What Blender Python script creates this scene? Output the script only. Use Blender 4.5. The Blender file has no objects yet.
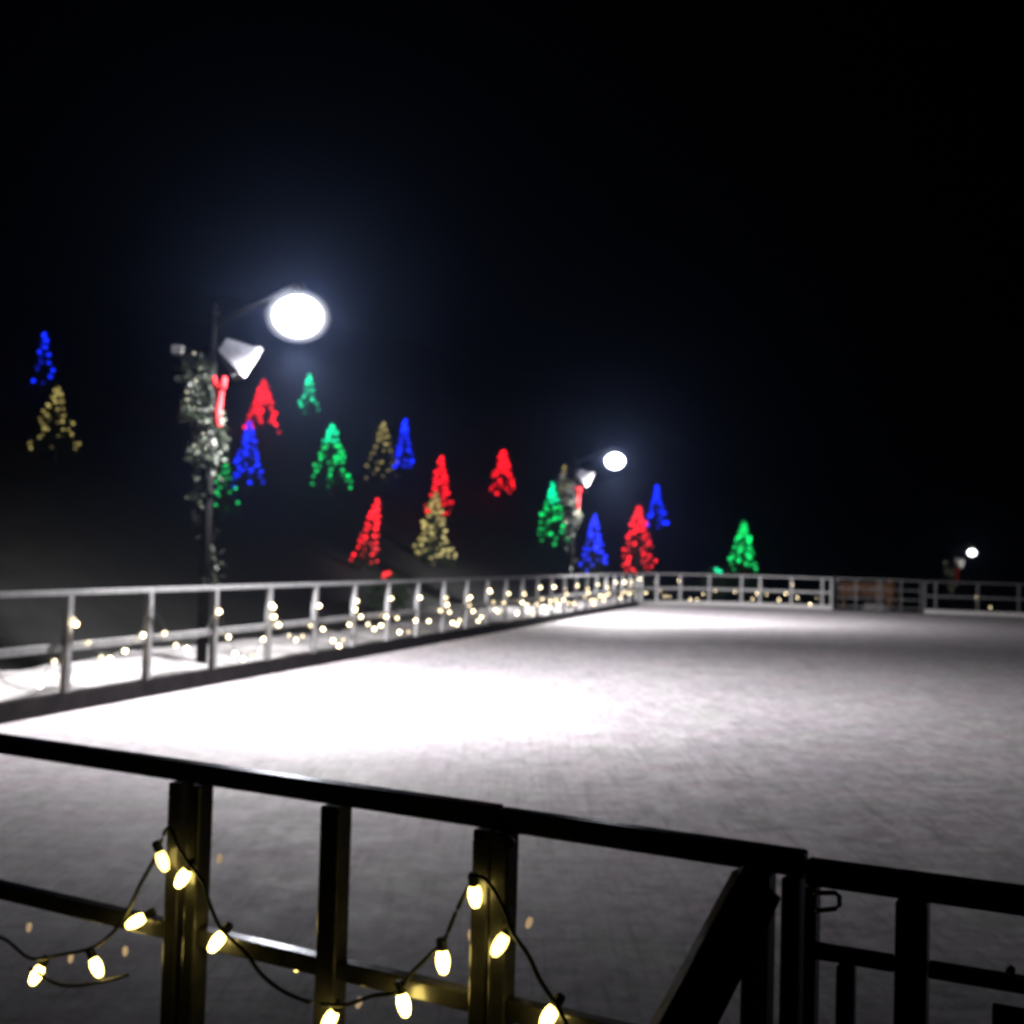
import bpy, bmesh, math, random
from mathutils import Vector, Matrix, noise
random.seed(7)
C = bpy.context.scene.collection
R = math.radians
PI = math.pi

# ------------------------------------------------------------------ camera maths
F_PX = 1206.0
EYE = 1.65
PITCH, ROLL = R(2.14), R(1.6)
cF = Vector((0, math.cos(PITCH), math.sin(PITCH)))
U0 = Vector((0, -math.sin(PITCH), math.cos(PITCH)))
R0 = Vector((1, 0, 0))
cR = R0 * math.cos(ROLL) + U0 * math.sin(ROLL)
cU = U0 * math.cos(ROLL) - R0 * math.sin(ROLL)
EYEV = Vector((0, 0, EYE))

def ray(px, py):
    return cF + cR * ((px - 512) / F_PX) + cU * ((512 - py) / F_PX)

def at(px, py, Y):
    d = ray(px, py)
    return EYEV + d * (Y / d.y)

# ------------------------------------------------------------------ materials
def new_mat(name):
    m = bpy.data.materials.new(name); m.use_nodes = True
    nt = m.node_tree
    return m, nt, nt.nodes['Principled BSDF']

def noise_node(nt, scale, detail=4, rough=.6, stretch=None):
    tc = nt.nodes.new('ShaderNodeTexCoord')
    n = nt.nodes.new('ShaderNodeTexNoise')
    n.inputs['Scale'].default_value = scale
    n.inputs['Detail'].default_value = detail
    n.inputs['Roughness'].default_value = rough
    if stretch:
        mp = nt.nodes.new('ShaderNodeMapping'); mp.inputs['Scale'].default_value = stretch[:3]
        if len(stretch) > 3: mp.inputs['Rotation'].default_value = (0, 0, stretch[3])
        nt.links.new(tc.outputs['Object'], mp.inputs['Vector'])
        nt.links.new(mp.outputs['Vector'], n.inputs['Vector'])
    else:
        nt.links.new(tc.outputs['Object'], n.inputs['Vector'])
    return n

def ramp(nt, src, stops):
    r = nt.nodes.new('ShaderNodeValToRGB')
    e = r.color_ramp.elements
    while len(e) < len(stops): e.new(.5)
    for k, (p, c) in enumerate(stops):
        e[k].position = p
        e[k].color = (c, c, c, 1) if isinstance(c, (int, float)) else (*c, 1)
    nt.links.new(src, r.inputs['Fac'])
    return r

def simple(name, c1, c2, scale, rough=(.5, .7), metallic=0, bump=0, bscale=None, detail=4):
    m, nt, b = new_mat(name)
    n = noise_node(nt, scale, detail)
    nt.links.new(ramp(nt, n.outputs['Fac'], [(.35, c1), (.65, c2)]).outputs['Color'], b.inputs['Base Color'])
    nt.links.new(ramp(nt, n.outputs['Fac'], [(.3, rough[0]), (.7, rough[1])]).outputs['Color'], b.inputs['Roughness'])
    b.inputs['Metallic'].default_value = metallic
    if bump:
        n2 = noise_node(nt, bscale or scale * 3, 5)
        bp = nt.nodes.new('ShaderNodeBump'); bp.inputs['Strength'].default_value = bump
        bp.inputs['Distance'].default_value = .02
        nt.links.new(n2.outputs['Fac'], bp.inputs['Height'])
        nt.links.new(bp.outputs['Normal'], b.inputs['Normal'])
    return m

def mix(nt, a, b, fac, mode='MULTIPLY'):
    mx = nt.nodes.new('ShaderNodeMix'); mx.data_type = 'RGBA'; mx.blend_type = mode
    mx.inputs['Factor'].default_value = fac
    nt.links.new(a, mx.inputs['A']); nt.links.new(b, mx.inputs['B'])
    return mx.outputs['Result']

def ice_material():
    m, nt, b = new_mat('scraped_ice')
    big = noise_node(nt, .3, 5, .62)
    mid = noise_node(nt, 2.6, 8, .8, (1, .8, 1, .27))
    grain = noise_node(nt, 7, 14, .9)
    tint = noise_node(nt, 1.1, 9, .85)
    scr = noise_node(nt, 2.6, 6, .8, (9, .3, 1, .9))
    scr2 = noise_node(nt, 2.2, 6, .8, (.3, 8, 1, .35))
    c1 = ramp(nt, big.outputs['Fac'], [(.32, (.76, .735, .765)), (.66, (.93, .905, .91))])
    c2 = ramp(nt, mid.outputs['Fac'], [(.38, .68), (.55, 1.0)])
    c3 = ramp(nt, grain.outputs['Fac'], [(.41, .38), (.57, 1.0)])
    c4 = ramp(nt, scr.outputs['Fac'], [(.39, .58), (.47, 1.0)])
    c5 = ramp(nt, scr2.outputs['Fac'], [(.38, .6), (.46, 1.0)])
    tn = ramp(nt, tint.outputs['Fac'], [(.38, (1.0, .86, .94)), (.5, (.96, .94, 1.0)), (.62, (.95, .98, .93))])
    o = c1.outputs['Color']
    for c, f in ((c2, .85), (c3, .8), (c4, .7), (c5, .6), (tn, .9)):
        o = mix(nt, o, c.outputs['Color'], f)
    nt.links.new(o, b.inputs['Base Color'])
    rr = ramp(nt, mid.outputs['Fac'], [(.35, .5), (.6, .8)])
    nt.links.new(rr.outputs['Color'], b.inputs['Roughness'])
    b.inputs['Specular IOR Level'].default_value = .2
    bp = nt.nodes.new('ShaderNodeBump'); bp.inputs['Strength'].default_value = .8; bp.inputs['Distance'].default_value = .012
    nt.links.new(mix(nt, mid.outputs['Fac'], grain.outputs['Fac'], .55, 'MIX'), bp.inputs['Height'])
    nt.links.new(bp.outputs['Normal'], b.inputs['Normal'])
    return m

def glow(name, col, strength, vary=0.0):
    m, nt, b = new_mat(name)
    b.inputs['Base Color'].default_value = (*[min(1, .2 + .6 * c) for c in col], 1)
    b.inputs['Roughness'].default_value = .3
    b.inputs['Emission Color'].default_value = (*col, 1)
    b.inputs['Emission Strength'].default_value = strength
    if vary:
        oi = nt.nodes.new('ShaderNodeObjectInfo')
        mr = nt.nodes.new('ShaderNodeMapRange')
        mr.inputs['To Min'].default_value = strength * (1 - vary)
        mr.inputs['To Max'].default_value = strength * (1 + vary)
        nt.links.new(oi.outputs['Random'], mr.inputs['Value'])
        nt.links.new(mr.outputs['Result'], b.inputs['Emission Strength'])
    return m

M = {}
M['ice'] = ice_material()
M['snow'] = simple('old_snow', (.20, .19, .195), (.50, .48, .48), 2.2, (.6, .8), 0, .8, 9)
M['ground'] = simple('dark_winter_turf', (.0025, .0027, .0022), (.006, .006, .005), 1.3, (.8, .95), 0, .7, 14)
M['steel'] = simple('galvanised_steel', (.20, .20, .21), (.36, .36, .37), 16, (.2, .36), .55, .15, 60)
M['dark_steel'] = simple('dark_painted_steel', (.05, .05, .051), (.085, .085, .087), 18, (.18, .28), .3, .02, 60)  # near galvanised steel; its black backlit look is put into the colour
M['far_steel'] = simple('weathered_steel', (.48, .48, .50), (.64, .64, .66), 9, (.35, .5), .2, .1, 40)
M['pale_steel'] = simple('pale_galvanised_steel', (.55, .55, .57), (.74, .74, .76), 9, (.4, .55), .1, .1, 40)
M['kerb'] = simple('wet_dark_board', (.008, .007, .008), (.022, .019, .02), 5, (.7, .85), 0, .4, 20)  # shade on the kick board put into its colour
M['pale_kerb'] = simple('pale_board', (.68, .66, .66), (.82, .8, .8), 5, (.5, .7), 0, .3, 20)  # same kick board where lamps light it, brightness put into the colour
M['timber'] = simple('dark_stained_timber', (.018, .015, .012), (.045, .036, .028), 7, (.5, .75), 0, .5, 30)
M['wood'] = simple('brown_oiled_wood', (.12, .045, .012), (.21, .085, .026), 6, (.45, .65), 0, .4, 25)
M['pole'] = simple('black_painted_pole', (.003, .003, .0035), (.006, .006, .007), 10, (.7, .85), 0, .1, 40)
M['speaker'] = simple('grey_speaker_shell', (.055, .053, .062), (.085, .083, .095), 7, (.4, .55), 0, .1, 40)
M['speaker_rim'] = simple('pale_speaker_rim', (.13, .125, .14), (.17, .165, .18), 7, (.4, .55), 0, .1, 40)
M['box'] = simple('grey_metal_box', (.3, .28, .29), (.42, .40, .41), 9, (.4, .6), .1, .1, 40)
for k, v in (('kerb', .08), ('pole', .1)):
    M[k].node_tree.nodes['Principled BSDF'].inputs['Specular IOR Level'].default_value = v
M['needle'] = simple('fir_needles', (.02, .045, .018), (.06, .10, .04), 6, (.55, .75))
M['garland'] = simple('garland_needles', (.004, .009, .003), (.014, .02, .009), 5, (.5, .7))
M['bark'] = simple('fir_bark', (.05, .035, .025), (.12, .085, .06), 9, (.8, .95), 0, .6, 30)
M['wire'] = simple('green_black_wire', (.008, .012, .009), (.02, .026, .02), 20, (.45, .6))
M['ribbon'] = simple('red_ribbon', (.22, .002, .004), (.3, .004, .007), 6, (.6, .75))
M['ribbon'].node_tree.nodes['Principled BSDF'].inputs['Specular IOR Level'].default_value = .15
M['lamp_shell'] = simple('lamp_housing', (.02, .02, .022), (.04, .04, .043), 9, (.35, .5), .3, .1, 40)
def glare_shell(fac):  # faint glowing shell, added to soften the edge of the lamp's glare
    m, nt, b = new_mat('frosted_globe_glass')
    em = nt.nodes.new('ShaderNodeEmission'); em.inputs['Color'].default_value = (.86, .88, 1, 1); em.inputs['Strength'].default_value = 1.5
    tr = nt.nodes.new('ShaderNodeBsdfTransparent'); mx = nt.nodes.new('ShaderNodeMixShader'); mx.inputs['Fac'].default_value = fac
    nt.links.new(tr.outputs[0], mx.inputs[1]); nt.links.new(em.outputs[0], mx.inputs[2])
    nt.links.new(mx.outputs[0], nt.nodes['Material Output'].inputs['Surface'])
    m.cycles.emission_sampling = 'NONE'
    return m
M['globe_glass'] = glare_shell(.10); M['globe_diffuser'] = glare_shell(.34)
M['lamp'] = glow('lamp_glass', (.88, .91, 1.0), 150)
M['lamp_weak'] = glow('lamp_glass_dimmer', (1.0, .97, .88), 16)
M['bulb_warm'] = glow('warm_bulb', (1.0, .74, .18), 11, .6)
M['bulb_dim'] = glow('dim_bulb', (1.0, .70, .40), .36)  # small faint glowing shapes set behind the near fence, off the cable
M['bulb_fence'] = glow('fence_bulb', (1.0, .80, .46), 10, .92)
M['bulb_pale'] = glow('pale_bulb', (.9, .85, .6), .6, .6)
TREECOL = dict(red=((1, .008, .018), 2.0), green=((.0, .85, .17), 1.25), teal=((.0, .95, .42), 1.7),
               blue=((.004, .022, 1), 2.1), gold=((.85, .70, .22), .55))
for k, (c, s) in TREECOL.items():
    M['tree_' + k] = glow(k + '_tree_bulb', c, s, .85)
    M['tree_' + k].cycles.emission_sampling = 'NONE'
M['bulb_fence'].cycles.emission_sampling = 'NONE'; M['bulb_pale'].cycles.emission_sampling = 'NONE'

# ------------------------------------------------------------------ object helpers
def link(o, parent=None):
    C.objects.link(o)
    if parent: o.parent = parent
    return o

def obj(name, bm, mat, parent=None, smooth=False, bevel=0):
    if bevel:
        bmesh.ops.bevel(bm, geom=[e for e in bm.edges if e.calc_face_angle(0) > .6], offset=bevel, segments=2,
                        affect='EDGES', profile=.5)
    me = bpy.data.meshes.new(name); bm.normal_update(); bm.to_mesh(me); bm.free()
    if smooth:
        for p in me.polygons: p.use_smooth = True
    me.materials.append(mat)
    return link(bpy.data.objects.new(name, me), parent)

def tag(o, label=None, cat=None, group=None, kind=None):
    if label: o['label'] = label
    if cat: o['category'] = cat
    if group: o['group'] = group
    if kind: o['kind'] = kind
    return o

def thing(name, label, cat, loc=(0, 0, 0), group=None):
    o = bpy.data.objects.new(name, None); C.objects.link(o)
    o.location = loc; o.empty_display_size = .2
    return tag(o, label, cat, group)

def bar(bm, p1, p2, w, h, up=Vector((0, 0, 1))):
    """box beam from p1 to p2: w sideways, h along up"""
    p1, p2 = Vector(p1), Vector(p2)
    d = (p2 - p1).normalized()
    if abs(d.dot(up)) > .98: up = Vector((.2, 1, 0))
    s = d.cross(up).normalized(); u = s.cross(d).normalized()
    vs = [bm.verts.new(p + s * a * w / 2 + u * b * h / 2) for p in (p1, p2) for a, b in ((-1, -1), (1, -1), (1, 1), (-1, 1))]
    for f in ((0, 1, 2, 3), (7, 6, 5, 4), (0, 4, 5, 1), (1, 5, 6, 2), (2, 6, 7, 3), (3, 7, 4, 0)):
        bm.faces.new([vs[i] for i in f])
    bmesh.ops.recalc_face_normals(bm, faces=bm.faces[:])

def upright(bm, x, y, z0, z1, w, d, side):
    """vertical box, width w along horizontal unit vector side, depth d across it"""
    s = Vector((side[0], side[1], 0)).normalized(); n = Vector((-s.y, s.x, 0))
    vs = [bm.verts.new(Vector((x, y, z)) + s * a * w / 2 + n * b * d / 2) for z in (z0, z1) for a, b in ((-1, -1), (1, -1), (1, 1), (-1, 1))]
    for f in ((3, 2, 1, 0), (4, 5, 6, 7), (0, 1, 5, 4), (1, 2, 6, 5), (2, 3, 7, 6), (3, 0, 4, 7)):
        bm.faces.new([vs[i] for i in f])
    bmesh.ops.recalc_face_normals(bm, faces=bm.faces[:])

def sweep_rect(bm, pts, w, z0, z1):
    """rectangular rail swept along a plan polyline of (x, y)"""
    rows = []
    n = len(pts)
    for i, p in enumerate(pts):
        a = Vector(pts[max(0, i - 1)]); b = Vector(pts[min(n - 1, i + 1)])
        d = (b - a).normalized(); s = Vector((-d.y, d.x)) * w / 2
        p = Vector(p)
        rows.append([bm.verts.new((p.x + s.x * k, p.y + s.y * k, z)) for k, z in ((-1, z0), (1, z0), (1, z1), (-1, z1))])
    for i in range(n - 1):
        for k in range(4):
            bm.faces.new((rows[i][k], rows[i][(k + 1) % 4], rows[i + 1][(k + 1) % 4], rows[i + 1][k]))
    bm.faces.new(rows[0][::-1]); bm.faces.new(rows[-1])
    bmesh.ops.recalc_face_normals(bm, faces=bm.faces[:])

def tube(bm, pts, r, sides=6, r2=None):
    pts = [Vector(p) for p in pts]; rows = []
    n = len(pts)
    for i, p in enumerate(pts):
        d = (pts[min(n - 1, i + 1)] - pts[max(0, i - 1)]).normalized()
        up = Vector((0, 0, 1)) if abs(d.z) < .9 else Vector((1, 0, 0))
        s = d.cross(up).normalized(); u = s.cross(d)
        rr = r if r2 is None else r + (r2 - r) * i / (n - 1)
        rows.append([bm.verts.new(p + (s * math.cos(2 * PI * k / sides) + u * math.sin(2 * PI * k / sides)) * rr) for k in range(sides)])
    for i in range(n - 1):
        for k in range(sides):
            bm.faces.new((rows[i][k], rows[i][(k + 1) % sides], rows[i + 1][(k + 1) % sides], rows[i + 1][k]))
    bm.faces.new(rows[0][::-1]); bm.faces.new(rows[-1])
    bmesh.ops.recalc_face_normals(bm, faces=bm.faces[:])

def lathe(bm, prof, sides=16, origin=(0, 0, 0)):
    o = Vector(origin); rows = []
    for r, z in prof:
        rows.append([bm.verts.new(o + Vector((r * math.cos(2 * PI * k / sides), r * math.sin(2 * PI * k / sides), z))) for k in range(sides)])
    for i in range(len(rows) - 1):
        for k in range(sides):
            bm.faces.new((rows[i][k], rows[i][(k + 1) % sides], rows[i + 1][(k + 1) % sides], rows[i + 1][k]))
    bm.faces.new(rows[0][::-1]); bm.faces.new(rows[-1])
    bmesh.ops.recalc_face_normals(bm, faces=bm.faces[:])

# ------------------------------------------------------------------ rink layout (plan)
LD = Vector((.2723, .9622))            # direction of the long left side
FD = Vector((.9622, -.2723))           # direction of the far side, running right
L0 = Vector((-7.77, 0))                # a point on the left side
CORNER = L0 + LD * (47.6 / LD.y)
RAD = 4.0
def s_left(x, y):  return (x - L0.x) * -FD.x + (y - L0.y) * -FD.y      # metres outside the left side
def u_far(x, y):   return (x - CORNER.x) * LD.x + (y - CORNER.y) * LD.y  # metres beyond the far side

def smax(v, k=1.5):
    if v <= -k: return 0.0
    if v >= k: return v
    return (v + k) ** 2 / (4 * k)

def terrain(x, y):
    s, u = s_left(x, y), u_far(x, y)
    a = .45 * smax(s - 3.4)
    h = 60 * (1 - math.exp(-a / 60))
    h += .12 * smax(u - 15, 3)
    t = min(1, max(0, (u - 1.5) / 5)); t = t * t * (3 - 2 * t)
    h -= .15 * smax(x - 10, 2) * t * (1 if x < 40 else max(0, 1 - (x - 40) / 60))
    e = min(1, max(0, (max(s, u) - 3) / 5))
    h += e * .35 * noise.noise(Vector((x * .12, y * .12, 3.1)))
    return h - .07

def hit(px, py):
    d = ray(px, py); t = 3.0
    while t < 230:
        p = EYEV + d * t
        if s_left(p.x, p.y) > 1 or u_far(p.x, p.y) > 1:
            if p.z < terrain(p.x, p.y): return p
        t += .1
    return None

# ground: one sheet, finer near the rink
xs = [-140 + i * 8 for i in range(10)] + [-62 + i * 2 for i in range(62)] + [64 + i * 8 for i in range(12)]
ys = [-24 + i * 4 for i in range(5)] + [-6 + i * 2 for i in range(58)] + [112 + i * 8 for i in range(14)]
bm = bmesh.new()
g = [[bm.verts.new((x, y, terrain(x, y))) for x in xs] for y in ys]
for j in range(len(ys) - 1):
    for i in range(len(xs) - 1):
        bm.faces.new((g[j][i], g[j][i + 1], g[j + 1][i + 1], g[j + 1][i]))
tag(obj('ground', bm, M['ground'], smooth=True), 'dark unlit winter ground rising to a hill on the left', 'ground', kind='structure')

# near side line (where the photographer stands)
NP, ND = Vector((-1.22, 2.87)), Vector((1.69, -.93)).normalized()
def near_pt(px, off=0.0):
    """plan point on the near fence line seen at pixel column px; off = metres toward the camera"""
    n = Vector((-ND.y, ND.x))                      # away from camera
    p0 = NP - n * off
    k = (px - 512) / F_PX
    for _ in range(3): pass
    # solve p0 + ND*t with x = k*y (roll neglected: refined below)
    t = (k * p0.y - p0.x) / (ND.x - k * ND.y)
    return p0 + ND * t
def near_px(px, py, off=0.0):
    """world point on the near fence plane (offset toward the camera) at a pixel"""
    n = Vector((-ND.y, ND.x)); p0 = NP - n * off
    d = ray(px, py)
    t = (p0.x * n.x + p0.y * n.y) / (d.x * n.x + d.y * n.y)
    return EYEV + d * t
def near_h(px, h, off=0.0):
    """plan point on the near fence plane at pixel column px for height h (roll included)"""
    lo, hi = 400, 1700
    for _ in range(40):
        mid = (lo + hi) / 2
        if near_px(px, mid, off).z > h: lo = mid
        else: hi = mid
    return near_px(px, lo, off)

# meeting point of the near line with the left side
nl = NP + ND * (-5.66)
RIGHT = 26.0
far_r = CORNER + FD * RIGHT
near_r = NP + ND * 9.0
arcC = CORNER - LD * RAD + FD * RAD
arc = []
for k in range(13):
    a = PI / 2 * k / 12
    arc.append(arcC - FD * RAD * math.cos(a) + LD * RAD * math.sin(a))
outline = [nl] + arc + [far_r, far_r - LD * 42, near_r]
bm = bmesh.new()
bm.faces.new([bm.verts.new((p.x, p.y, 0)) for p in outline][::-1])
bmesh.ops.recalc_face_normals(bm, faces=bm.faces[:])
for f in bm.faces:
    if f.normal.z < 0: f.normal_flip()
tag(obj('ice_rink_surface', bm, M['ice']), 'pale scraped ice of the outdoor rink under the lamps', 'ice', kind='structure')

# snow strip outside the left side
bm = bmesh.new(); rows = []
NS, NW = 150, 9
for i in range(NS):
    row = []
    base = L0 + LD * (3.5 + i * .285)
    for j in range(NW):
        f = j / (NW - 1)
        wv = 2.0 + .55 * noise.noise(Vector((i * .09, 5, 0)))
        q = base - FD * (.10 + f * wv)
        z = .13 + .10 * math.sin(min(1, f * 1.4) * PI * .75) + .10 * noise.noise(Vector((q.x * 1.1, q.y * 1.1, 0))) + .04 * noise.noise(Vector((q.x * 4, q.y * 4, 2)))
        if j == NW - 1: z = -.1
        if j == 0: z = min(z, .19)
        row.append(bm.verts.new((q.x, q.y, z)))
    rows.append(row)
for i in range(NS - 1):
    for j in range(NW - 1):
        bm.faces.new((rows[i][j], rows[i][j + 1], rows[i + 1][j + 1], rows[i + 1][j]))
bmesh.ops.recalc_face_normals(bm, faces=bm.faces[:])
tag(obj('snow_bank', bm, M['snow'], smooth=True), 'long white snow bank lying just outside the left rink fence', 'snow', kind='structure')

# ------------------------------------------------------------------ rink fences
TOP = 1.20
def fence(name, label, path, posts, steel, kerb_mat, kerb_h=.19, mid=(.60, .675), mid_mat=None, top=TOP):
    o = posts[0]
    root = thing(name, label, 'fence', (o[0], o[1], 0))
    L = lambda p: (p[0] - o[0], p[1] - o[1])
    lp = [L(p) for p in path]
    bm = bmesh.new(); sweep_rect(bm, lp, .055, top - .05, top); obj('top_rail', bm, steel, root)
    bm = bmesh.new(); sweep_rect(bm, lp, .04, mid[0], mid[1]); obj('mid_rail', bm, mid_mat or steel, root)
    if kerb_mat:
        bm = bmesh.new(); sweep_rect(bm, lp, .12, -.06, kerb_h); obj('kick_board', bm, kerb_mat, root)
    for q in posts:
        x, y = L(q[:2])
        bm = bmesh.new(); upright(bm, x, y, (kerb_h if kerb_mat else -.06) + .002, top - .052, .078, .07, q[2])
        obj('post', bm, steel, root)
    return root

P0 = Vector((-4.38, 12.0))
P0 = L0 + LD * ((P0 - L0).dot(LD))
SP = 1.43
lim = (arc[0] - P0).dot(LD)
# left-side post list
left_posts = []
n = -5
while n * SP < lim:
    p = P0 + LD * (n * SP); left_posts.append((p.x, p.y, LD)); n += 1
# one continuous plan path: left side -> rounded corner -> far side
def far_t(px):     # metres along the far side (from CORNER) seen at pixel column px
    k = (px - 512) / F_PX
    return (k * CORNER.y - CORNER.x) / (FD.x - k * FD.y)
t_end = far_t(834.5)
far_posts = []
acc = []
NSEG = 40
for k in range(NSEG + 1):
    a = PI / 2 * k / NSEG
    acc.append((arcC - FD * RAD * math.cos(a) + LD * RAD * math.sin(a), (LD * math.cos(a) + FD * math.sin(a)).normalized()))
# posts on the arc
arc_posts = [(acc[i][0].x, acc[i][0].y, acc[i][1]) for i in (4, 12, 20, 28, 36)]
straight = [CORNER + FD * t for t in [far_t(p) for p in (761.7, 793, 823.8, 833.0)]]
lp_path = [left_posts[0][:2]] + [(a.x, a.y) for a in arc]
# split the run at the end of the left straight so the long side and the far side are two fences
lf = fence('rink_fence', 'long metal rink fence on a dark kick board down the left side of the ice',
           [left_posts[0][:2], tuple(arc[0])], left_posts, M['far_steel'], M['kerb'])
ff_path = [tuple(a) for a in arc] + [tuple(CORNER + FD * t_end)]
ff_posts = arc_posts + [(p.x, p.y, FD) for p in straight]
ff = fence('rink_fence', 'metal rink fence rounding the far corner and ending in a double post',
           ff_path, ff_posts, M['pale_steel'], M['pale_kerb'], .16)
# far gate, set back a little
t0, t1 = far_t(836.5), far_t(925.5)
back = LD * 1.1
gp = [tuple(CORNER + FD * t0 + back), tuple(CORNER + FD * t1 + back)]
gposts = [(*(CORNER + FD * (t0 + (t1 - t0) * f) + back), FD) for f in (.02, .24, .49, .53, .76, .98)]
root = thing('rink_gate', 'dim wide metal gate with two closed leaves set back in the far side', 'gate', (gp[0][0], gp[0][1], 0))
L = lambda p: (p[0] - gp[0][0], p[1] - gp[0][1])
for z0, z1, nm in ((TOP - .05, TOP, 'top_rail'), (.78, .82, 'mid_rail'), (.42, .46, 'mid_rail'), (.10, .14, 'bottom_rail')):
    bm = bmesh.new(); sweep_rect(bm, [L(p) for p in gp], .045, z0, z1); obj(nm, bm, M['steel'], root)
for q in gposts:
    bm = bmesh.new(); x, y = L(q[:2]); upright(bm, x, y, -.06, TOP - .052, .05, .05, q[2]); obj('post', bm, M['steel'], root)
# far right fence
t2 = far_t(925); t3 = far_t(1075)
frp = [(*(CORNER + FD * far_t(px)), FD) for px in (926, 937, 979, 1020, 1062)]
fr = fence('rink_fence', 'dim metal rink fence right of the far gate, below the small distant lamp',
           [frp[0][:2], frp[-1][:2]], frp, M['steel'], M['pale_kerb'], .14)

# ------------------------------------------------------------------ bulbs
def bulb_mesh(r=.05):
    bm = bmesh.new(); bmesh.ops.create_icosphere(bm, subdivisions=1, radius=r)
    me = bpy.data.meshes.new('bulb'); bm.to_mesh(me); bm.free()
    for p in me.polygons: p.use_smooth = True
    return me
def mesh_with(me, mat):
    m2 = me.copy(); m2.materials.clear(); m2.materials.append(mat); return m2

FB = mesh_with(bulb_mesh(.028), M['bulb_fence'])
def swag_string(name, label, posts, group, hi=.90, lo=.36, per=6, off=.055, top_extra=True):
    """string of bulbs looped from post to post on the rink side"""
    o = Vector((posts[0][0], posts[0][1], 0))
    root = thing(name, label, 'string lights', o, group)
    path = []; bulbs = []
    rng = random.Random(len(posts) * 31 + int(o.y * 7))
    for i in range(len(posts) - 1):
        a, b = Vector(posts[i][:2]), Vector(posts[i + 1][:2])
        d = (b - a); nrm = Vector((d.y, -d.x)).normalized() * off
        l2 = lo + rng.uniform(-.1, .12); h1 = hi + rng.uniform(-.06, .1); h2 = hi + rng.uniform(-.06, .1)
        for k in range(per):
            f = k / per
            z = (h1 * (1 - f) + h2 * f) - (hi - l2) * (1 - (2 * f - 1) ** 2)
            p = a + d * f + nrm
            q = Vector((p.x, p.y, z)) - o
            path.append(q)
            if rng.random() < .74:
                bulbs.append(q + Vector((rng.uniform(-.03, .03), rng.uniform(-.03, .03), -.045 + rng.uniform(-.02, .02))))
        if top_extra:
            for k in range(rng.choice((0, 1, 1, 2))):
                bulbs.append(Vector((a.x + nrm.x + rng.uniform(-.03, .03), a.y + nrm.y + rng.uniform(-.04, .04), h1 - .07 - .13 * k)) - o)
    bm = bmesh.new(); tube(bm, path, .006, 4); obj('cable', bm, M['wire'], root)
    for q in bulbs[:100]:
        b = bpy.data.objects.new('bulb', FB); link(b, root); b.location = q
    return root

G_STR = 'warm white string lights looped along the rink fences'
swag_string('light_string', 'warm white string lights swagged along the nearest bays of the left fence', left_posts[3:12], G_STR)
swag_string('light_string', 'warm white string lights swagged along the middle bays of the left fence', left_posts[11:20], G_STR)
swag_string('light_string', 'warm white string lights bunched along the farthest bays of the left fence', left_posts[19:], G_STR, per=4)
swag_string('light_string', 'warm white string lights looped round the curved far corner fence', ff_posts[:8], G_STR, .95, .3, 5, -.055)
swag_string('light_string', 'sparse string lights on the dim far fence below the distant lamp', frp[2:], G_STR, .75, .3, 6, -.055)

# ------------------------------------------------------------------ lamp posts
def leaf_cloud(bm, centre, r, n, size, rng, squash=1.0):
    for _ in range(n):
        v = Vector((rng.gauss(0, 1), rng.gauss(0, 1), rng.gauss(0, 1) * squash))
        v = v.normalized() * r * rng.random() ** .5
        c = Vector(centre) + v
        d = (v.normalized() + Vector((rng.uniform(-.6, .6), rng.uniform(-.6, .6), rng.uniform(-.6, .4)))).normalized()
        s = d.orthogonal().normalized()
        s = Matrix.Rotation(rng.uniform(0, 2 * PI), 3, d) @ s
        L_ = size * rng.uniform(.6, 1.4); w = L_ * .22
        bm.faces.new([bm.verts.new(c - s * w * .4), bm.verts.new(c + d * L_ * .5 - s * w), bm.verts.new(c + d * L_), bm.verts.new(c + d * L_ * .5 + s * w)])

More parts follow.
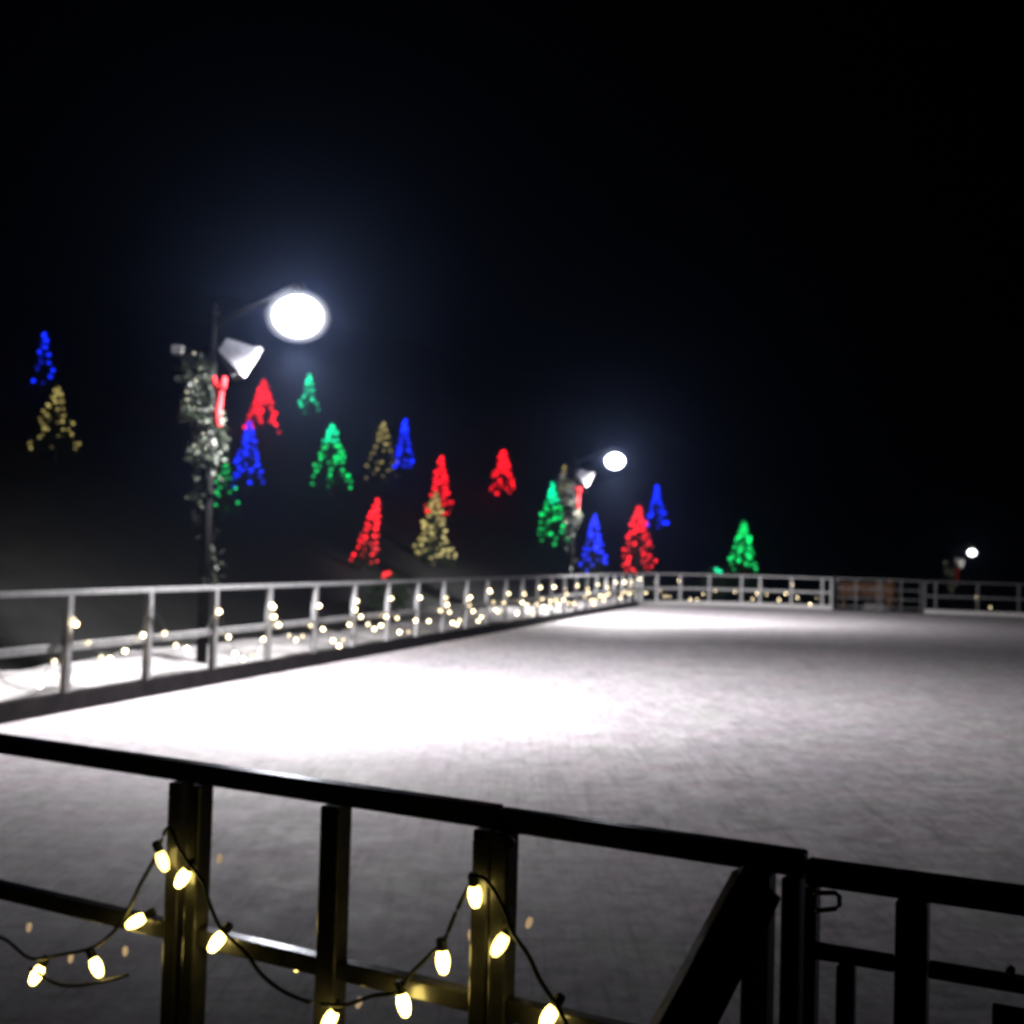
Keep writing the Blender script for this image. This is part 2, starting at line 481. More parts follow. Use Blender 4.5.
def lamp_post(px_label, base, top_lamp, arm_dir, lamp_mat, power, garland_label, bow_label, small_box, light_tint=(1, .965, .96), gs=.88):
    """base: ground point of the pole; top_lamp: world position of the lamp globe"""
    base = Vector(base); root = thing('lamp_post', px_label, 'lamp post', base, 'lamp posts round the rink')
    H = top_lamp.z - base.z
    bm = bmesh.new(); tube(bm, [(0, 0, 0), (0, 0, H * .5), (0, 0, H + .02)], .075, 12, .05)
    lathe(bm, [(.17, 0), (.17, .12), (.12, .2), (.078, .26)], 12); obj('pole', bm, M['pole'], root, True)
    bm = bmesh.new(); lathe(bm, [(.052, H + .02), (.07, H + .05), (.03, H + .10), (.012, H + .2), (.002, H + .24)], 10); obj('finial', bm, M['pole'], root, True)
    lv = top_lamp - base
    side = Vector((lv.x, lv.y, 0)); a = side.length; sd = side.normalized()
    arm = [Vector((0, 0, H - .12)), sd * a * .3 + Vector((0, 0, H + .05)), sd * a * .65 + Vector((0, 0, H + .22)), sd * a * .92 + Vector((0, 0, H + .36)), lv + Vector((0, 0, .40))]
    bm = bmesh.new(); tube(bm, arm, .028, 8); obj('arm', bm, M['pole'], root, True)
    # lamp head: shallow hood, glare-sized core, shells added for its soft edge
    bm = bmesh.new(); lathe(bm, [(.03, .40), (.06, .385), (.08, .33), (.10 * gs, .25 * gs), (.102 * gs, .235 * gs)], 20, lv * 1.0); obj('lamp_hood', bm, M['lamp_shell'], root, True)
    gl = None
    for nm, rad, mt in (('lamp_globe', .40, M['globe_glass']), ('lamp_diffuser', .35, M['globe_diffuser']), ('lamp_core', .295, lamp_mat)):
        bm = bmesh.new(); bmesh.ops.create_icosphere(bm, subdivisions=4, radius=rad)
        for v in bm.verts: v.co = Vector((v.co.x * 1.16, v.co.y * 1.16, v.co.z * .95)) * gs + lv - Vector((0, 0, .03))
        pt_ = obj(nm, bm, mt, gl or root, True); gl = gl or pt_
    ld = bpy.data.lights.new('lamp_light', 'SPOT'); ld.shadow_soft_size = .2
    ld.spot_size = R(168); ld.spot_blend = .15
    ld.use_nodes = True                              # the wide ring-shaped beam of a street luminaire
    lt = ld.node_tree; le = lt.nodes['Emission']
    tc = lt.nodes.new('ShaderNodeTexCoord'); sx_ = lt.nodes.new('ShaderNodeSeparateXYZ'); ab = lt.nodes.new('ShaderNodeMath'); ab.operation = 'ABSOLUTE'
    lt.links.new(tc.outputs['Normal'], sx_.inputs[0]); lt.links.new(sx_.outputs['Z'], ab.inputs[0])
    rp = ramp(lt, ab.outputs[0], [(math.cos(R(d)), v) for d, v in ((81, .05), (75, .28), (70, .47), (64, .70), (57, 1.0), (45, .82), (30, .55), (0, .42))])
    lt.links.new(rp.outputs['Color'], le.inputs['Strength'])
    ld.energy = power; ld.color = light_tint
    lo = bpy.data.objects.new('lamp_light', ld); link(lo, root); lo.location = lv - Vector((0, 0, .40))
    lo.rotation_euler = Vector((.08, .21, -1)).to_track_quat('-Z', 'Y').to_euler()
    # horn loudspeaker on a bracket
    ax = (Vector((.78, .42, -.52))).normalized()
    sx = ax.cross(Vector((0, 0, 1))).normalized(); ux = sx.cross(ax).normalized()
    c0 = Vector((0, 0, H - .36)) + Vector((.09, .03, 0))
    bm = bmesh.new(); secs = []
    for t, hw, hh in ((0, .09, .10), (.10, .12, .13), (.34, .20, .19), (.36, .205, .195)):
        secs.append([bm.verts.new(c0 + ax * t + sx * hw * i + ux * hh * j) for i, j in ((-1, -1), (1, -1), (1, 1), (-1, 1))])
    for i in range(3):
        for k in range(4): bm.faces.new((secs[i][k], secs[i][(k + 1) % 4], secs[i + 1][(k + 1) % 4], secs[i + 1][k]))
    bm.faces.new(secs[0][::-1])
    # recessed mouth
    inn = [bm.verts.new(c0 + ax * .31 + sx * .17 * i + ux * .16 * j) for i, j in ((-1, -1), (1, -1), (1, 1), (-1, 1))]
    for k in range(4): bm.faces.new((secs[3][k], secs[3][(k + 1) % 4], inn[(k + 1) % 4], inn[k]))
    bm.faces.new(inn)
    bmesh.ops.recalc_face_normals(bm, faces=bm.faces[:])
    sp = obj('loudspeaker', bm, M['speaker'], root)
    bm = bmesh.new(); secs = []
    for t, e in ((.362, .0), (.362, .022), (.44, .03), (.44, .0)):
        secs.append([bm.verts.new(c0 + ax * t + sx * (.205 + e) * i + ux * (.195 + e) * j) for i, j in ((-1, -1), (1, -1), (1, 1), (-1, 1))])
    for i in range(4):
        for k in range(4): bm.faces.new((secs[i][k], secs[i][(k + 1) % 4], secs[(i + 1) % 4][(k + 1) % 4], secs[(i + 1) % 4][k]))
    bmesh.ops.recalc_face_normals(bm, faces=bm.faces[:])
    obj('rim', bm, M['speaker_rim'], sp)
    bm = bmesh.new(); bar(bm, Vector((0, 0, H - .44)) + sd * .055, c0 + ax * .02, .04, .05); obj('bracket', bm, M['pole'], root)
    if small_box:
        q = Vector(small_box) - base
        bm = bmesh.new(); bmesh.ops.create_cube(bm, size=1)
        for v in bm.verts: v.co = Vector((v.co.x * .15, v.co.y * .13, v.co.z * .11)) + q
        bx = obj('equipment_box', bm, M['box'], root, bevel=.008)
        bm = bmesh.new(); bar(bm, Vector((-.05, 0, q.z)), Vector((q.x + .077, q.y, q.z)), .025, .025); obj('bracket', bm, M['pole'], root)
    # garland of fir twisted round the pole
    rng = random.Random(int(base.y * 10))
    gr = thing('garland', garland_label, 'garland', base + Vector((0, 0, .9)), 'fir garlands wound round the lamp posts')
    bm = bmesh.new(); bpts = []
    z = 1.25
    while z < H - .62:
        ang = z * 4.2; f = (z / H)
        rr = .10 + .05 * f
        c = Vector((math.cos(ang) * rr, math.sin(ang) * rr, z - .9))
        leaf_cloud(bm, c, .08 + .10 * f * rng.uniform(.6, 1.3), int(4 + 14 * f * f), .10, rng)
        if f > .5 and rng.random() < .12: bpts.append(c + Vector((rng.uniform(-.12, .12), -rng.uniform(.05, .18), rng.uniform(-.1, .1))))
        z += .07
    for (dx, dz, r_, n_) in ((-.20, H - .78, .20, 130), (-.30, H - .62, .12, 50), (-.10, H - 1.22, .24, 200), (.07, H - 1.52, .15, 90), (-.17, H - 1.10, .16, 90), (-.05, H - 1.75, .18, 120)):
        leaf_cloud(bm, (dx, -.08, dz - .9), r_, n_, .11, rng)
        for _ in range(2): bpts.append(Vector((dx + rng.uniform(-r_, r_), -.14 - rng.uniform(0, .1), dz - .9 + rng.uniform(-r_, r_))))
    obj('foliage', bm, M['garland'], gr)
    for q in bpts[:60]:
        b = bpy.data.objects.new('bulb', PB); link(b, gr); b.location = q
    # red bow with tails
    bw = Vector((base.x, base.y, base.z)) + Vector((.15, -.24, H - .93))
    br = thing('ribbon_bow', bow_label, 'bow', bw, 'red bows on the lamp posts')
    for sgn in (-1, 1):
        bm = bmesh.new(); bmesh.ops.create_uvsphere(bm, u_segments=14, v_segments=10, radius=1)
        for v in bm.verts:
            x, y, zz = v.co
            k = .35 + .65 * min(1, abs(x + 1) / 1.2)
            v.co = Vector((sgn * (.040 + .058 * x), .055 * y * k, (.115 * zz * k) + .03 * (x + 1) + .02 * math.sin(zz * 5)))
        obj('bow_loop', bm, M['ribbon'], br, True)
    bm = bmesh.new(); bmesh.ops.create_uvsphere(bm, u_segments=10, v_segments=8, radius=.055); obj('knot', bm, M['ribbon'], br, True)
    for sgn in (-1, 1):
        bm = bmesh.new(); prev = None
        for i in range(9):
            t = i / 8
            cx = sgn * (.012 + .010 * t) + .010 * math.sin(t * 5 + sgn); cy = -.012 + .02 * math.sin(t * 6); cz = -.03 - .44 * t - (.04 * t if sgn > 0 else 0)
            cur = [bm.verts.new((cx + e * .034, cy + g_ * .004 + e * .012, cz + (.02 if (i == 8 and e == 0) else 0))) for e in (-1, 0, 1) for g_ in (-1, 1)]
            if prev:
                for a_, b_ in ((0, 2), (2, 4), (3, 1), (5, 3), (1, 0), (4, 5)):
                    bm.faces.new((prev[a_], prev[b_], cur[b_], cur[a_]))
            prev = cur
        bmesh.ops.recalc_face_normals(bm, faces=bm.faces[:])
        obj('bow_tail', bm, M['ribbon'], br, True)
    return root

PB = mesh_with(bulb_mesh(.017), M['bulb_pale'])
def pole_on_left(px):
    q = L0 - FD * .52; k = (px - 512) / F_PX
    t = (k * q.y - q.x) / (LD.x - k * LD.y)
    return q + LD * t
A = Vector((FD.x, FD.y, 0))
p1 = pole_on_left(207); b1 = Vector((p1.x, p1.y, -.06))
p2 = pole_on_left(572); b2 = Vector((p2.x, p2.y, -.06))
l1 = b1 + A * 1.31; l1 = at(298, 314, l1.y)
l2 = b2 + A * 1.31; l2 = at(615, 460, l2.y)
lamp_post('tall lamp post with brightest lamp, loudspeaker and garland behind the left fence', b1, l1, A, M['lamp'], 5500,
          'pale lit fir garland wound round the nearest lamp post under its loudspeaker',
          'red ribbon bow with long tails on the nearest lamp post', at(178, 350, p1.y + .05))
lamp_post('lamp post with second lamp behind the far end of the left fence', b2, l2, A, M['lamp'], 5500,
          'fir garland wound round the second lamp post beside a green lit tree',
          'small red bow on the second lamp post below its loudspeaker', at(562, 476, p2.y + .05), gs=.74)
l3 = at(972, 552, 56.5)
b3 = at(952, 560, 56.8); b3 = Vector((b3.x, b3.y, terrain(b3.x, b3.y)))
lamp_post('most distant lamp post with a small round lamp beyond the far right fence', b3, l3, A, M['lamp_weak'], 60,
          'sparse fir garland on the most distant lamp post at the right edge',
          'tiny red bow on the most distant lamp post above the right fence', None, (1, .95, .82), .5)

# ------------------------------------------------------------------ lit trees
def crown_mesh(seed):
    rng = random.Random(seed); bm = bmesh.new()
    nl_ = 15
    for i in range(nl_):
        f = i / (nl_ - 1)
        z = .10 + .86 * f; rad = .5 * (1 - f) ** .85 + .02
        nb = max(4, int(13 * (1 - f) + 4))
        for b in range(nb):
            a = 2 * PI * (b + rng.uniform(-.35, .35)) / nb + i * 1.3
            Lb = rad * rng.uniform(.72, 1.12); droop = rng.uniform(.12, .3) * Lb
            d = Vector((math.cos(a), math.sin(a), 0)); s = Vector((-d.y, d.x, 0))
            m = max(3, int(Lb * 22))
            for k in range(m):
                t = (k + .5) / m
                c = d * Lb * t + Vector((0, 0, z + .05 - droop * t * t - .02 * t))
                w = .055 * (1 - .55 * t) * rng.uniform(.7, 1.3) + .012
                for sg in (-1, 1):
                    tip = c + s * sg * w + d * w * rng.uniform(.4, 1.0) + Vector((0, 0, rng.uniform(-.025, .012)))
                    bm.faces.new([bm.verts.new(c - d * .016), bm.verts.new((c + tip) / 2 - d * .012 + Vector((0, 0, .006))), bm.verts.new(tip), bm.verts.new((c + tip) / 2 + d * .02)])
    for k in range(14):
        a = rng.uniform(0, 6.28); d = Vector((math.cos(a) * .03, math.sin(a) * .03, .05))
        c = Vector((0, 0, .93 + .005 * k)); s = d.orthogonal().normalized() * .007
        bm.faces.new([bm.verts.new(c - s), bm.verts.new(c + d * .5 + s), bm.verts.new(c + d), bm.verts.new(c + d * .5 - s)])
    me = bpy.data.meshes.new('crown'); bm.to_mesh(me); bm.free(); me.materials.append(M['needle'])
    return me
CROWNS = [crown_mesh(s) for s in (1, 2, 3)]
bm = bmesh.new(); tube(bm, [(0, 0, -.08), (0, 0, .3), (0, 0, .93)], .03, 8, .006)
TRUNK = bpy.data.meshes.new('trunk'); bm.to_mesh(TRUNK); bm.free(); TRUNK.materials.append(M['bark'])
BM_ = {}
for k in TREECOL: BM_[k] = mesh_with(bulb_mesh(1.0), M['tree_' + k])

def lit_tree(px, ytop, ybot, hw, col, n, label, Y=None, ystart=0.0, bulb_px=3.3, lean=0, topcol=None, side=0, top_dense=.25):
    """px column, rows of the lit part, half width of the lit foot in pixels"""
    if Y is None:
        p = hit(px, ybot + 5)
        if p is None: p = at(px, ybot + 5, 95)
        Y = p.y
    else:
        p = at(px, ybot, Y); p.z = terrain(p.x, p.y)
    top = at(px, ytop, Y)
    H = top.z - p.z
    zb = max(.12 * H, at(px, ybot, Y).z - p.z)       # foot of the lit part above ground
    zl = min(zb, .30 * H) if Y is None else zb
    rad = max(hw * Y / F_PX, .2)
    kfoot = max(.25, 1 - (zb / H))
    root = thing('christmas_tree', label, 'tree', p, 'fir trees wrapped in coloured lights')
    rng = random.Random(int(px * 13 + ytop))
    rot = rng.uniform(0, 6.28)
    RR = rad / kfoot
    c = bpy.data.objects.new('crown', rng.choice(CROWNS)); link(c, root); c.scale = (RR * 1.9, RR * 1.9, H); c.rotation_euler.z = rot
    t = bpy.data.objects.new('trunk', TRUNK); link(t, root); t.scale = (H * .9, H * .9, H)
    if lean: root.rotation_euler = (0, lean, 0)
    # spiral of bulbs
    n = min(100, int(n * 1.35)) if n > 30 else n
    pts = []; turns = 6 + n / 22
    off = rng.uniform(0, 6.28)
    for i in range(n):
        f = (i / (n - 1)) ** (1 - top_dense)
        f = f + rng.uniform(-.012, .012)
        z = zb + (H * .985 - zb) * (f)
        r = RR * (1 - z / H) ** .9 * 1.0 + .02 * H * .3
        a = off + f * turns * 2 * PI
        if side: a = -PI / 2 + side * (.2 + 1.4 * rng.random()) + .6 * rng.uniform(-1, 1) * (1 if rng.random() < .8 else 3)
        r *= rng.uniform(.66, 1.16)
        if noise.noise(Vector((math.cos(a) * 1.3, math.sin(a) * 1.3, f * 4 + px))) < -.40: continue
        pts.append(Vector((math.cos(a) * r, math.sin(a) * r, z + rng.uniform(-.02, .02) * H)))
    ls = bmesh.new(); tube(ls, pts, .006, 3); st = obj('light_string', ls, M['wire'], root)
    rb = bulb_px * Y / F_PX / 2
    for q in pts:
        k = col
        if topcol and q.z > H - (H - zb) * .3: k = topcol
        b = bpy.data.objects.new('bulb', BM_[k]); link(b, st); b.location = q
        s = rb * rng.uniform(.75, 1.3); b.scale = (s, s, s)
    return root

lit_tree(42, 334, 388, 15, 'blue', 22, 'sparsely lit blue tree highest at the far left edge', bulb_px=3.4)
lit_tree(55, 387, 455, 26, 'gold', 55, 'lone gold lit tree at the left edge below a blue one', bulb_px=2.6)
lit_tree(262, 380, 432, 17, 'red', 95, 'red lit tree highest on the hill, behind a blue tree')
lit_tree(247, 422, 490, 17, 'blue', 95, 'blue lit tree just right of the nearest lamp post')
lit_tree(223, 458, 516, 18, 'green', 24, 'dim sparsely lit green tree beside the nearest lamp post', bulb_px=3.0)
lit_tree(308, 375, 413, 10, 'teal', 30, 'small green lit tree highest on the hill under the bright lamp', bulb_px=2.6)
lit_tree(330, 424, 490, 22, 'green', 80, 'broad green lit tree with bright teal top in the middle of the hill', topcol='teal')
lit_tree(381, 422, 484, 18, 'gold', 50, 'dim gold lit tree beside a blue tree high on the hill', bulb_px=2.4)
lit_tree(403, 420, 472, 11, 'blue', 50, 'narrow dim blue tree right beside a dim gold tree')
lit_tree(362, 497, 566, 13, 'red', 66, 'leaning red lit tree standing low behind the left fence', lean=R(11))
lit_tree(439, 458, 520, 14, 'red', 75, 'red lit tree whose top shows above a bright gold tree')
lit_tree(433, 492, 561, 20, 'gold', 95, 'bright gold lit tree low on the hill below a red top', top_dense=-.15)
lit_tree(502, 450, 495, 14, 'red', 55, 'red lit tree alone at the right of the high hill', side=0)
lit_tree(551, 484, 549, 18, 'green', 60, 'green lit tree with teal top beside the second lamp post', topcol='teal')
lit_tree(593, 516, 572, 14, 'blue', 60, 'blue lit tree between the second lamp post and a red tree', Y=50)
lit_tree(637, 506, 574, 20, 'red', 98, 'full red lit tree standing behind the curved far corner', Y=52.5)
lit_tree(656, 485, 530, 11, 'blue', 36, 'small blue lit tree up behind the full red one', bulb_px=3.4)
lit_tree(743, 522, 572, 15, 'green', 70, 'green lit tree standing alone behind the far fence', Y=56)
lit_tree(564, 466, 500, 8, 'gold', 24, 'small gold treetop above the green tree by the second lamp post', Y=75, bulb_px=2.4)
# low lit shrubs just peeping over the rails
def lit_shrub(px, py, col, n, Y, r, label):
    c = at(px, py, Y); g_ = terrain(c.x, c.y)
    root = thing('lit_shrub', label, 'shrub', (c.x, c.y, g_), 'low shrubs with a few coloured lights')
    rng = random.Random(px); H = c.z - g_
    bm = bmesh.new(); leaf_cloud(bm, (0, 0, H * .55), max(.3, H * .5), 500, .16, rng); obj('foliage', bm, M['needle'], root)
    bm = bmesh.new(); tube(bm, [(0, 0, -.05), (.02, 0, H * .6)], .03, 6, .015); obj('stem', bm, M['bark'], root)
    for _ in range(n):
        b = bpy.data.objects.new('bulb', BM_[col]); link(b, root)
        b.location = (rng.uniform(-r, r), -.2 - rng.uniform(0, .2), H + rng.uniform(-r, r) * .7); b.scale = (.065,) * 3
lit_shrub(388, 575, 'red', 3, 30, .07, 'low shrub with a few red lights behind the left fence')
lit_shrub(716, 570, 'teal', 5, 54, .13, 'low shrub with a few teal lights left of the lone green tree')

# ------------------------------------------------------------------ bench and snow heaps behind the far gate
bc = CORNER + FD * far_t(872) + LD * 3.0
root = thing('bench', 'brown wooden slatted bench standing behind the far gate', 'bench', (bc.x, bc.y, terrain(bc.x, bc.y)))
fd3 = Vector((FD.x, FD.y, 0)); ld3 = Vector((LD.x, LD.y, 0))
W = 1.15
bm = bmesh.new()
for k in range(4): bar(bm, -fd3 * W - ld3 * (.05 + .13 * k) + Vector((0, 0, .62)), fd3 * W - ld3 * (.05 + .13 * k) + Vector((0, 0, .62)), .11, .04)
obj('seat', bm, M['wood'], root)
bm = bmesh.new()
for k in range(4): bar(bm, -fd3 * W + ld3 * (.04 + .02 * k) + Vector((0, 0, .74 + .14 * k)), fd3 * W + ld3 * (.04 + .02 * k) + Vector((0, 0, .74 + .14 * k)), .04, .12)
obj('backrest', bm, M['wood'], root)
for sx in (-.85, .85):
    for dy in (-.4, .02):
        bm = bmesh.new(); q = fd3 * sx * W + ld3 * dy
        upright(bm, q.x, q.y, 0, .598 if dy < 0 else .62, .09, .07, FD); obj('leg', bm, M['wood'], root)
for sx, zt, w_ in ((.92, 1.42, .12),):
    pass
pc = CORNER + FD * far_t(893) + LD * 2.4
root = thing('wooden_post', 'orange brown wooden post standing beside the bench behind the far gate', 'post', (pc.x, pc.y, terrain(pc.x, pc.y)))
bm = bmesh.new(); upright(bm, 0, 0, -.05, 1.28, .2, .2, FD); obj('shaft', bm, M['wood'], root, bevel=.01)
bm = bmesh.new(); upright(bm, 0, 0, 1.282, 1.34, .26, .26, FD); obj('cap', bm, M['wood'], root, bevel=.01)
for px, r_, lab in ((873, .34, 'small heap of scraped snow in front of the bench, left one'), (887, .30, 'small heap of scraped snow in front of the bench, right one')):
    q = CORNER + FD * far_t(px) + LD * 1.9
    bm = bmesh.new(); bmesh.ops.create_icosphere(bm, subdivisions=3, radius=r_)
    for v in bm.verts:
        k = 1 + .25 * noise.noise(v.co * 5 + Vector((px, 0, 0)))
        v.co = Vector((v.co.x * k, v.co.y * k, max(-.05, v.co.z * k * 1.1)))
    o = obj('snow_heap', bm, M['snow'], smooth=True); o.location = (q.x, q.y, terrain(q.x, q.y) + .03)
    tag(o, lab, 'snow heap', 'snow heaps behind the far gate')

# ------------------------------------------------------------------ near fence
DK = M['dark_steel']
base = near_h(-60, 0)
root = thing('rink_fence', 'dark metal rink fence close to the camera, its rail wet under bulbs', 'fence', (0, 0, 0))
def near_line(h, px): return near_h(px, h)
pl = Vector((NP.x, NP.y, 0)) - Vector((ND.x, ND.y, 0)) * 5.55
nd3 = Vector((ND.x, ND.y, 0))
def nrail(name, a, b, ztop, th, w, mat=DK, bev=.004):
    bm = bmesh.new(); bar(bm, Vector((a.x, a.y, ztop - th / 2)), Vector((b.x, b.y, ztop - th / 2)), w, th)
    return obj(name, bm, mat, root, bevel=bev)
def npost(px, href, w_m, z1, z0=.152, d=.045, mat=DK, name='post', dy=0):
    q = near_h(px, href)
    bm = bmesh.new(); upright(bm, q.x, q.y, z0, z1, w_m, d, ND); return obj(name, bm, mat, root, bevel=.004)
a0 = pl; a1 = near_h(500, 1.17); a2 = near_h(806, 1.17)
nrail('top_rail', a0, a1 + nd3 * -.001, TOP, .041, .036)
nrail('top_rail', a1 + nd3 * .001, a2, TOP - .003, .040, .032)
m1 = near_h(485, .84); m1b = near_h(500, .84); m2 = near_h(748, .84)
# mid rails run between the uprights
ends = []
ZT = TOP - .044
for px, w_ in ((178.5, .036), (197.5, .032), (333, .046), (484, .036), (502.5, .034), (757, .044)):
    npost(px, .95, w_, ZT)
    ends.append(px)
for k in range(1, 7):                                  # uprights of the panels out of frame on the left
    q = near_h(187, .95) - nd3 * (.72 * k)
    bm = bmesh.new(); upright(bm, q.x, q.y, .152, ZT, .046, .045, ND); obj('post', bm, DK, root, bevel=.004)
def seg(pxa, wa, pxb, wb, ztop=.862, th=.036):
    A_ = near_h(pxa, .95) + nd3 * (wa / 2 + .001); B_ = near_h(pxb, .95) - nd3 * (wb / 2 + .001)
    nrail('mid_rail', A_, B_, ztop, th, .034)
q = near_h(187, .95)
A_ = pl; B_ = q - nd3 * (.72 * 6 + .024)
nrail('mid_rail', A_, B_, .862, .036, .034)
for k in (6, 5, 4, 3, 2):
    nrail('mid_rail', q - nd3 * (.72 * k - .024), q - nd3 * (.72 * (k - 1) + .024), .862, .036, .034)
nrail('mid_rail', q - nd3 * (.72 - .024), near_h(178.5, .95) - nd3 * .019, .862, .036, .034)
seg(197.5, .032, 333, .046); seg(333, .046, 484, .036); seg(502.5, .034, 757, .044)
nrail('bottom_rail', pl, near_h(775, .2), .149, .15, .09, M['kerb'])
# clamps on the double upright
for px in (478, 509):
    q = near_px(px, 842, .026)
    bm = bmesh.new(); lathe(bm, [(.010, -.008), (.010, .008)], 8)
    for v in bm.verts: v.co = Matrix.Rotation(PI / 2, 3, 'X') @ v.co
    o = obj('clamp_bolt', bm, DK, root); o.location = q
# timber brace leaning from the rail down to the ground on the viewer's side
PA = near_px(757, 884, .06); PB_ = at(684, 1024, PA.y - .15)
dv = PB_ - PA
foot = PA + dv * ((PA.z - .02) / -dv.z)
bm = bmesh.new(); bar(bm, PA, foot, .078, .036, Vector((.25, -1, .3)).normalized())
obj('brace', bm, M['timber'], root, bevel=.003)
# hinge post at the end of the fence
hp = a2 - nd3 * .0185
bm = bmesh.new(); upright(bm, hp.x, hp.y, -.06, ZT, .029, .05, ND); obj('post', bm, DK, root, bevel=.004)
tp = near_h(799.5, .95)

# gate on the right
root = thing('rink_gate', 'dark metal gate with a latch at the right end of the near fence', 'gate', (0, 0, 0))
g0 = a2 + nd3 * .002; g1 = g0 + nd3 * 1.5
GT = 1.186
nrail('top_rail', g0, g1, GT, .040, .032)
gend = []
def gx(px): return near_h(px, .95)
for px, w_, z1 in ((910, .047, GT - .041), ):
    npost(px, .95, w_, z1, z0=.06)
w9 = .047
nrail('mid_rail', g0, gx(910) - nd3 * (w9 / 2 + .001), 1.056, .024, .022)
nrail('mid_rail', gx(910) + nd3 * (w9 / 2 + .001), g1, 1.056, .024, .022)
npost(845, .95, .028, 1.031, z0=.06, d=.028, name='bar')
hs = g0 + nd3 * .0095
bm = bmesh.new(); upright(bm, hs.x, hs.y, .06, GT - .041, .018, .04, ND); obj('stile', bm, DK, root, bevel=.003)
g0 = g0 + nd3 * .0205
e = g1 - nd3 * .025
bm = bmesh.new(); upright(bm, e.x, e.y, .06, GT - .041, .045, .045, ND); obj('post', bm, DK, root, bevel=.004)
nrail('bottom_rail', g0, g1, .058, .04, .04)
# kick plate bolted below the mid rail
pa = near_px(990, 1000, .03); pb = pa + nd3 * .30
bm = bmesh.new(); bar(bm, Vector((pa.x, pa.y, .76)), Vector((pb.x, pb.y, .76)), .006, .52); obj('plate', bm, DK, root, bevel=.002)
q = near_px(1009, 973, .014)
bm = bmesh.new(); lathe(bm, [(.007, -.004), (.007, .002), (.004, .005)], 10)
for v in bm.verts: v.co = Matrix.Rotation(PI / 2, 3, 'X') @ v.co
o = obj('bolt', bm, M['far_steel'], root); o.location = q
# latch: a bent rod
bm = bmesh.new()
pts = [near_px(812, 893, .03), near_px(834, 893, .03), near_px(838, 897, .03), near_px(838, 906, .03), near_px(834, 909, .03), near_px(814, 911, .03)]
tube(bm, pts, .004, 8); obj('latch', bm, DK, root, True)

gm = Matrix.Translation((a2.x, a2.y, 0)) @ Matrix.Rotation(R(3), 4, 'Z') @ Matrix.Translation((-a2.x, -a2.y, 0))
root.location = gm.to_translation(); root.rotation_euler = (0, 0, R(3))

# string of big bulbs looped on the near fence
def c9():
    bm = bmesh.new(); lathe(bm, [(.002, -.048), (.008, -.045), (.0125, -.034), (.0145, -.022), (.0135, -.010), (.010, .0)], 14)
    me = bpy.data.meshes.new('bulb'); bm.to_mesh(me); bm.free()
    for p in me.polygons: p.use_smooth = True
    return me
def sock():
    bm = bmesh.new(); lathe(bm, [(.0105, .001), (.0115, .006), (.0115, .024), (.007, .03)], 10)
    me = bpy.data.meshes.new('socket'); bm.to_mesh(me); bm.free(); me.materials.append(M['wire'])
    return me
C9 = c9(); C9w = mesh_with(C9, M['bulb_warm']); C9d = mesh_with(C9, M['bulb_dim']); SOCK = sock()
def big_string(label, cable_paths, bulbs):
    o = near_px(*cable_paths[0][0], .05)
    root = thing('light_string', label, 'string lights', o, 'strings of large bulbs on the near fence')
    for path in cable_paths:
        pts = [near_px(x, y, .045) - o for x, y in path]
        fine = []
        for i in range(len(pts) - 1):                   # smooth the run
            p0, p1_, p2_, p3 = pts[max(0, i - 1)], pts[i], pts[i + 1], pts[min(len(pts) - 1, i + 2)]
            for k in range(6):
                t = k / 6
                fine.append(.5 * ((2 * p1_) + (p2_ - p0) * t + (2 * p0 - 5 * p1_ + 4 * p2_ - p3) * t * t + (3 * p1_ - p0 - 3 * p2_ + p3) * t ** 3))
        fine.append(pts[-1])
        bm = bmesh.new(); tube(bm, fine, .0042, 6)
        obj('cable', bm, M['wire'], root, True)
    for (x, y, rot, off, dim) in bulbs:
        # (x, y) is the middle of the glass; rot tilts it in the fence plane (0 = hanging)
        q = near_px(x, y, off) - o
        b = bpy.data.objects.new('bulb', C9d if dim == 1 else C9w); link(b, root)
        b.rotation_euler = (R(random.uniform(-12, 12)), R(rot), R(random.uniform(0, 40)))
        rm = b.rotation_euler.to_matrix()
        b.location = q - rm @ Vector((0, 0, -.021))
        if dim == 1: b['label'] = 'dim bulb of the string'
        b.scale = (.45,) * 3 if dim else (.86,) * 3
        if dim: continue
        s = bpy.data.objects.new('socket', SOCK); link(s, b)
big_string('string of large glowing bulbs looped over the left double post of the near fence',
           [[(-40, 940), (0, 937), (30, 958), (60, 955), (98, 945), (124, 918), (140, 885), (155, 858), (168, 828), (180, 850), (192, 868), (203, 882), (210, 905), (222, 930), (245, 952), (262, 975), (285, 992), (312, 1003)],
            [(30, 968), (62, 985), (100, 982), (128, 975)]],
           [(163, 862, -22, .042, 0), (182, 879, 30, .042, 0), (135, 922, 62, .042, 0), (216, 943, 40, .042, 0), (36, 976, 28, .042, 0), (97, 968, -28, .042, 0),
            (28, 932, 10, -.12, 1), (70, 963, 5, -.12, 1), (125, 956, 0, -.10, 1), (295, 971, 40, -.10, 2), (219, 863, 5, -.25, 1)])
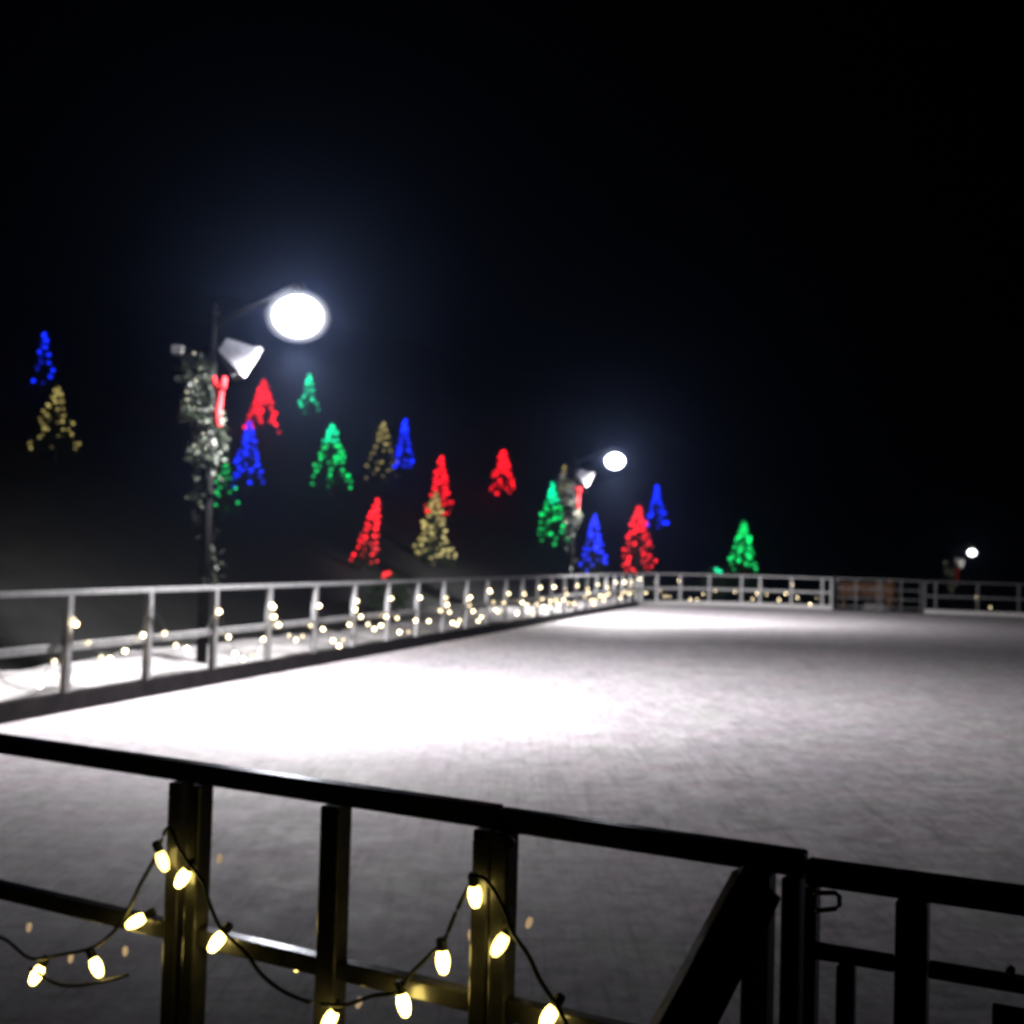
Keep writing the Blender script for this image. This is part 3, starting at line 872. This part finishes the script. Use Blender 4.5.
big_string('string of large glowing bulbs looped over the right double post of the near fence',
           [[(320, 1004), (345, 1005), (372, 996), (398, 992), (410, 975), (430, 955), (444, 940), (458, 908), (476, 878), (490, 885), (505, 912), (512, 932), (528, 955), (540, 980), (556, 1005), (575, 1040)]],
           [(475, 897, -8, .042, 0), (499, 946, 32, .042, 0), (443, 963, -4, .042, 0), (404, 1006, -12, .042, 0), (548, 1018, 30, .042, 0), (329, 1021, 30, .042, 0),
            (471, 941, 0, -.12, 1), (527, 928, 20, -.2, 1), (434, 991, 30, -.1, 1), (357, 1008, 20, -.1, 1)])

# ------------------------------------------------------------------ haze
bm = bmesh.new(); bmesh.ops.create_cube(bm, size=1)
for v in bm.verts:
    v.co = Vector((5 + v.co.x * 330, 95 + v.co.y * 260, 0)) + Vector((0, 0, 75 if v.co.z > 0 else -16))
me_h, nt, b = new_mat('night_haze')
nt.nodes.remove(b)
pv = nt.nodes.new('ShaderNodeVolumePrincipled')
pv.inputs['Color'].default_value = (.42, .56, 1.0, 1); pv.inputs['Density'].default_value = .0016; pv.inputs['Anisotropy'].default_value = .9
nt.links.new(pv.outputs['Volume'], nt.nodes['Material Output'].inputs['Volume'])
tag(obj('haze', bm, me_h), 'faint cold night haze glowing around the lamps', 'haze', kind='stuff')

# ------------------------------------------------------------------ world
w = bpy.data.worlds.new('World'); bpy.context.scene.world = w; w.use_nodes = True
nt = w.node_tree
sky = nt.nodes.new('ShaderNodeTexSky'); sky.sky_type = 'NISHITA'; sky.sun_disc = False
sky.sun_elevation = R(-7.5); sky.sun_rotation = R(200)
nt.links.new(sky.outputs['Color'], nt.nodes['Background'].inputs['Color'])
nt.nodes['Background'].inputs['Strength'].default_value = .012

# ------------------------------------------------------------------ camera
cam = bpy.data.cameras.new('camera'); co = bpy.data.objects.new('camera', cam); C.objects.link(co)
co.matrix_world = Matrix(((cR.x, cU.x, -cF.x, 0), (cR.y, cU.y, -cF.y, 0), (cR.z, cU.z, -cF.z, EYE), (0, 0, 0, 1)))
cam.sensor_width = 36; cam.lens = 36 * F_PX / 1024
cam.clip_start = .05; cam.clip_end = 1500
cam.dof.use_dof = True; cam.dof.focus_distance = 1.0; cam.dof.aperture_fstop = 9
sc = bpy.context.scene
sc.camera = co
sc.view_settings.view_transform = 'Standard'; sc.view_settings.look = 'None'
sc.view_settings.exposure = 0; sc.view_settings.gamma = 1
sc.cycles.filter_width = 2.2
sc.cycles.sample_clamp_indirect = .25
sc.cycles.volume_bounces = 0
sc.cycles.max_bounces = 5
sc.cycles.use_denoising = True
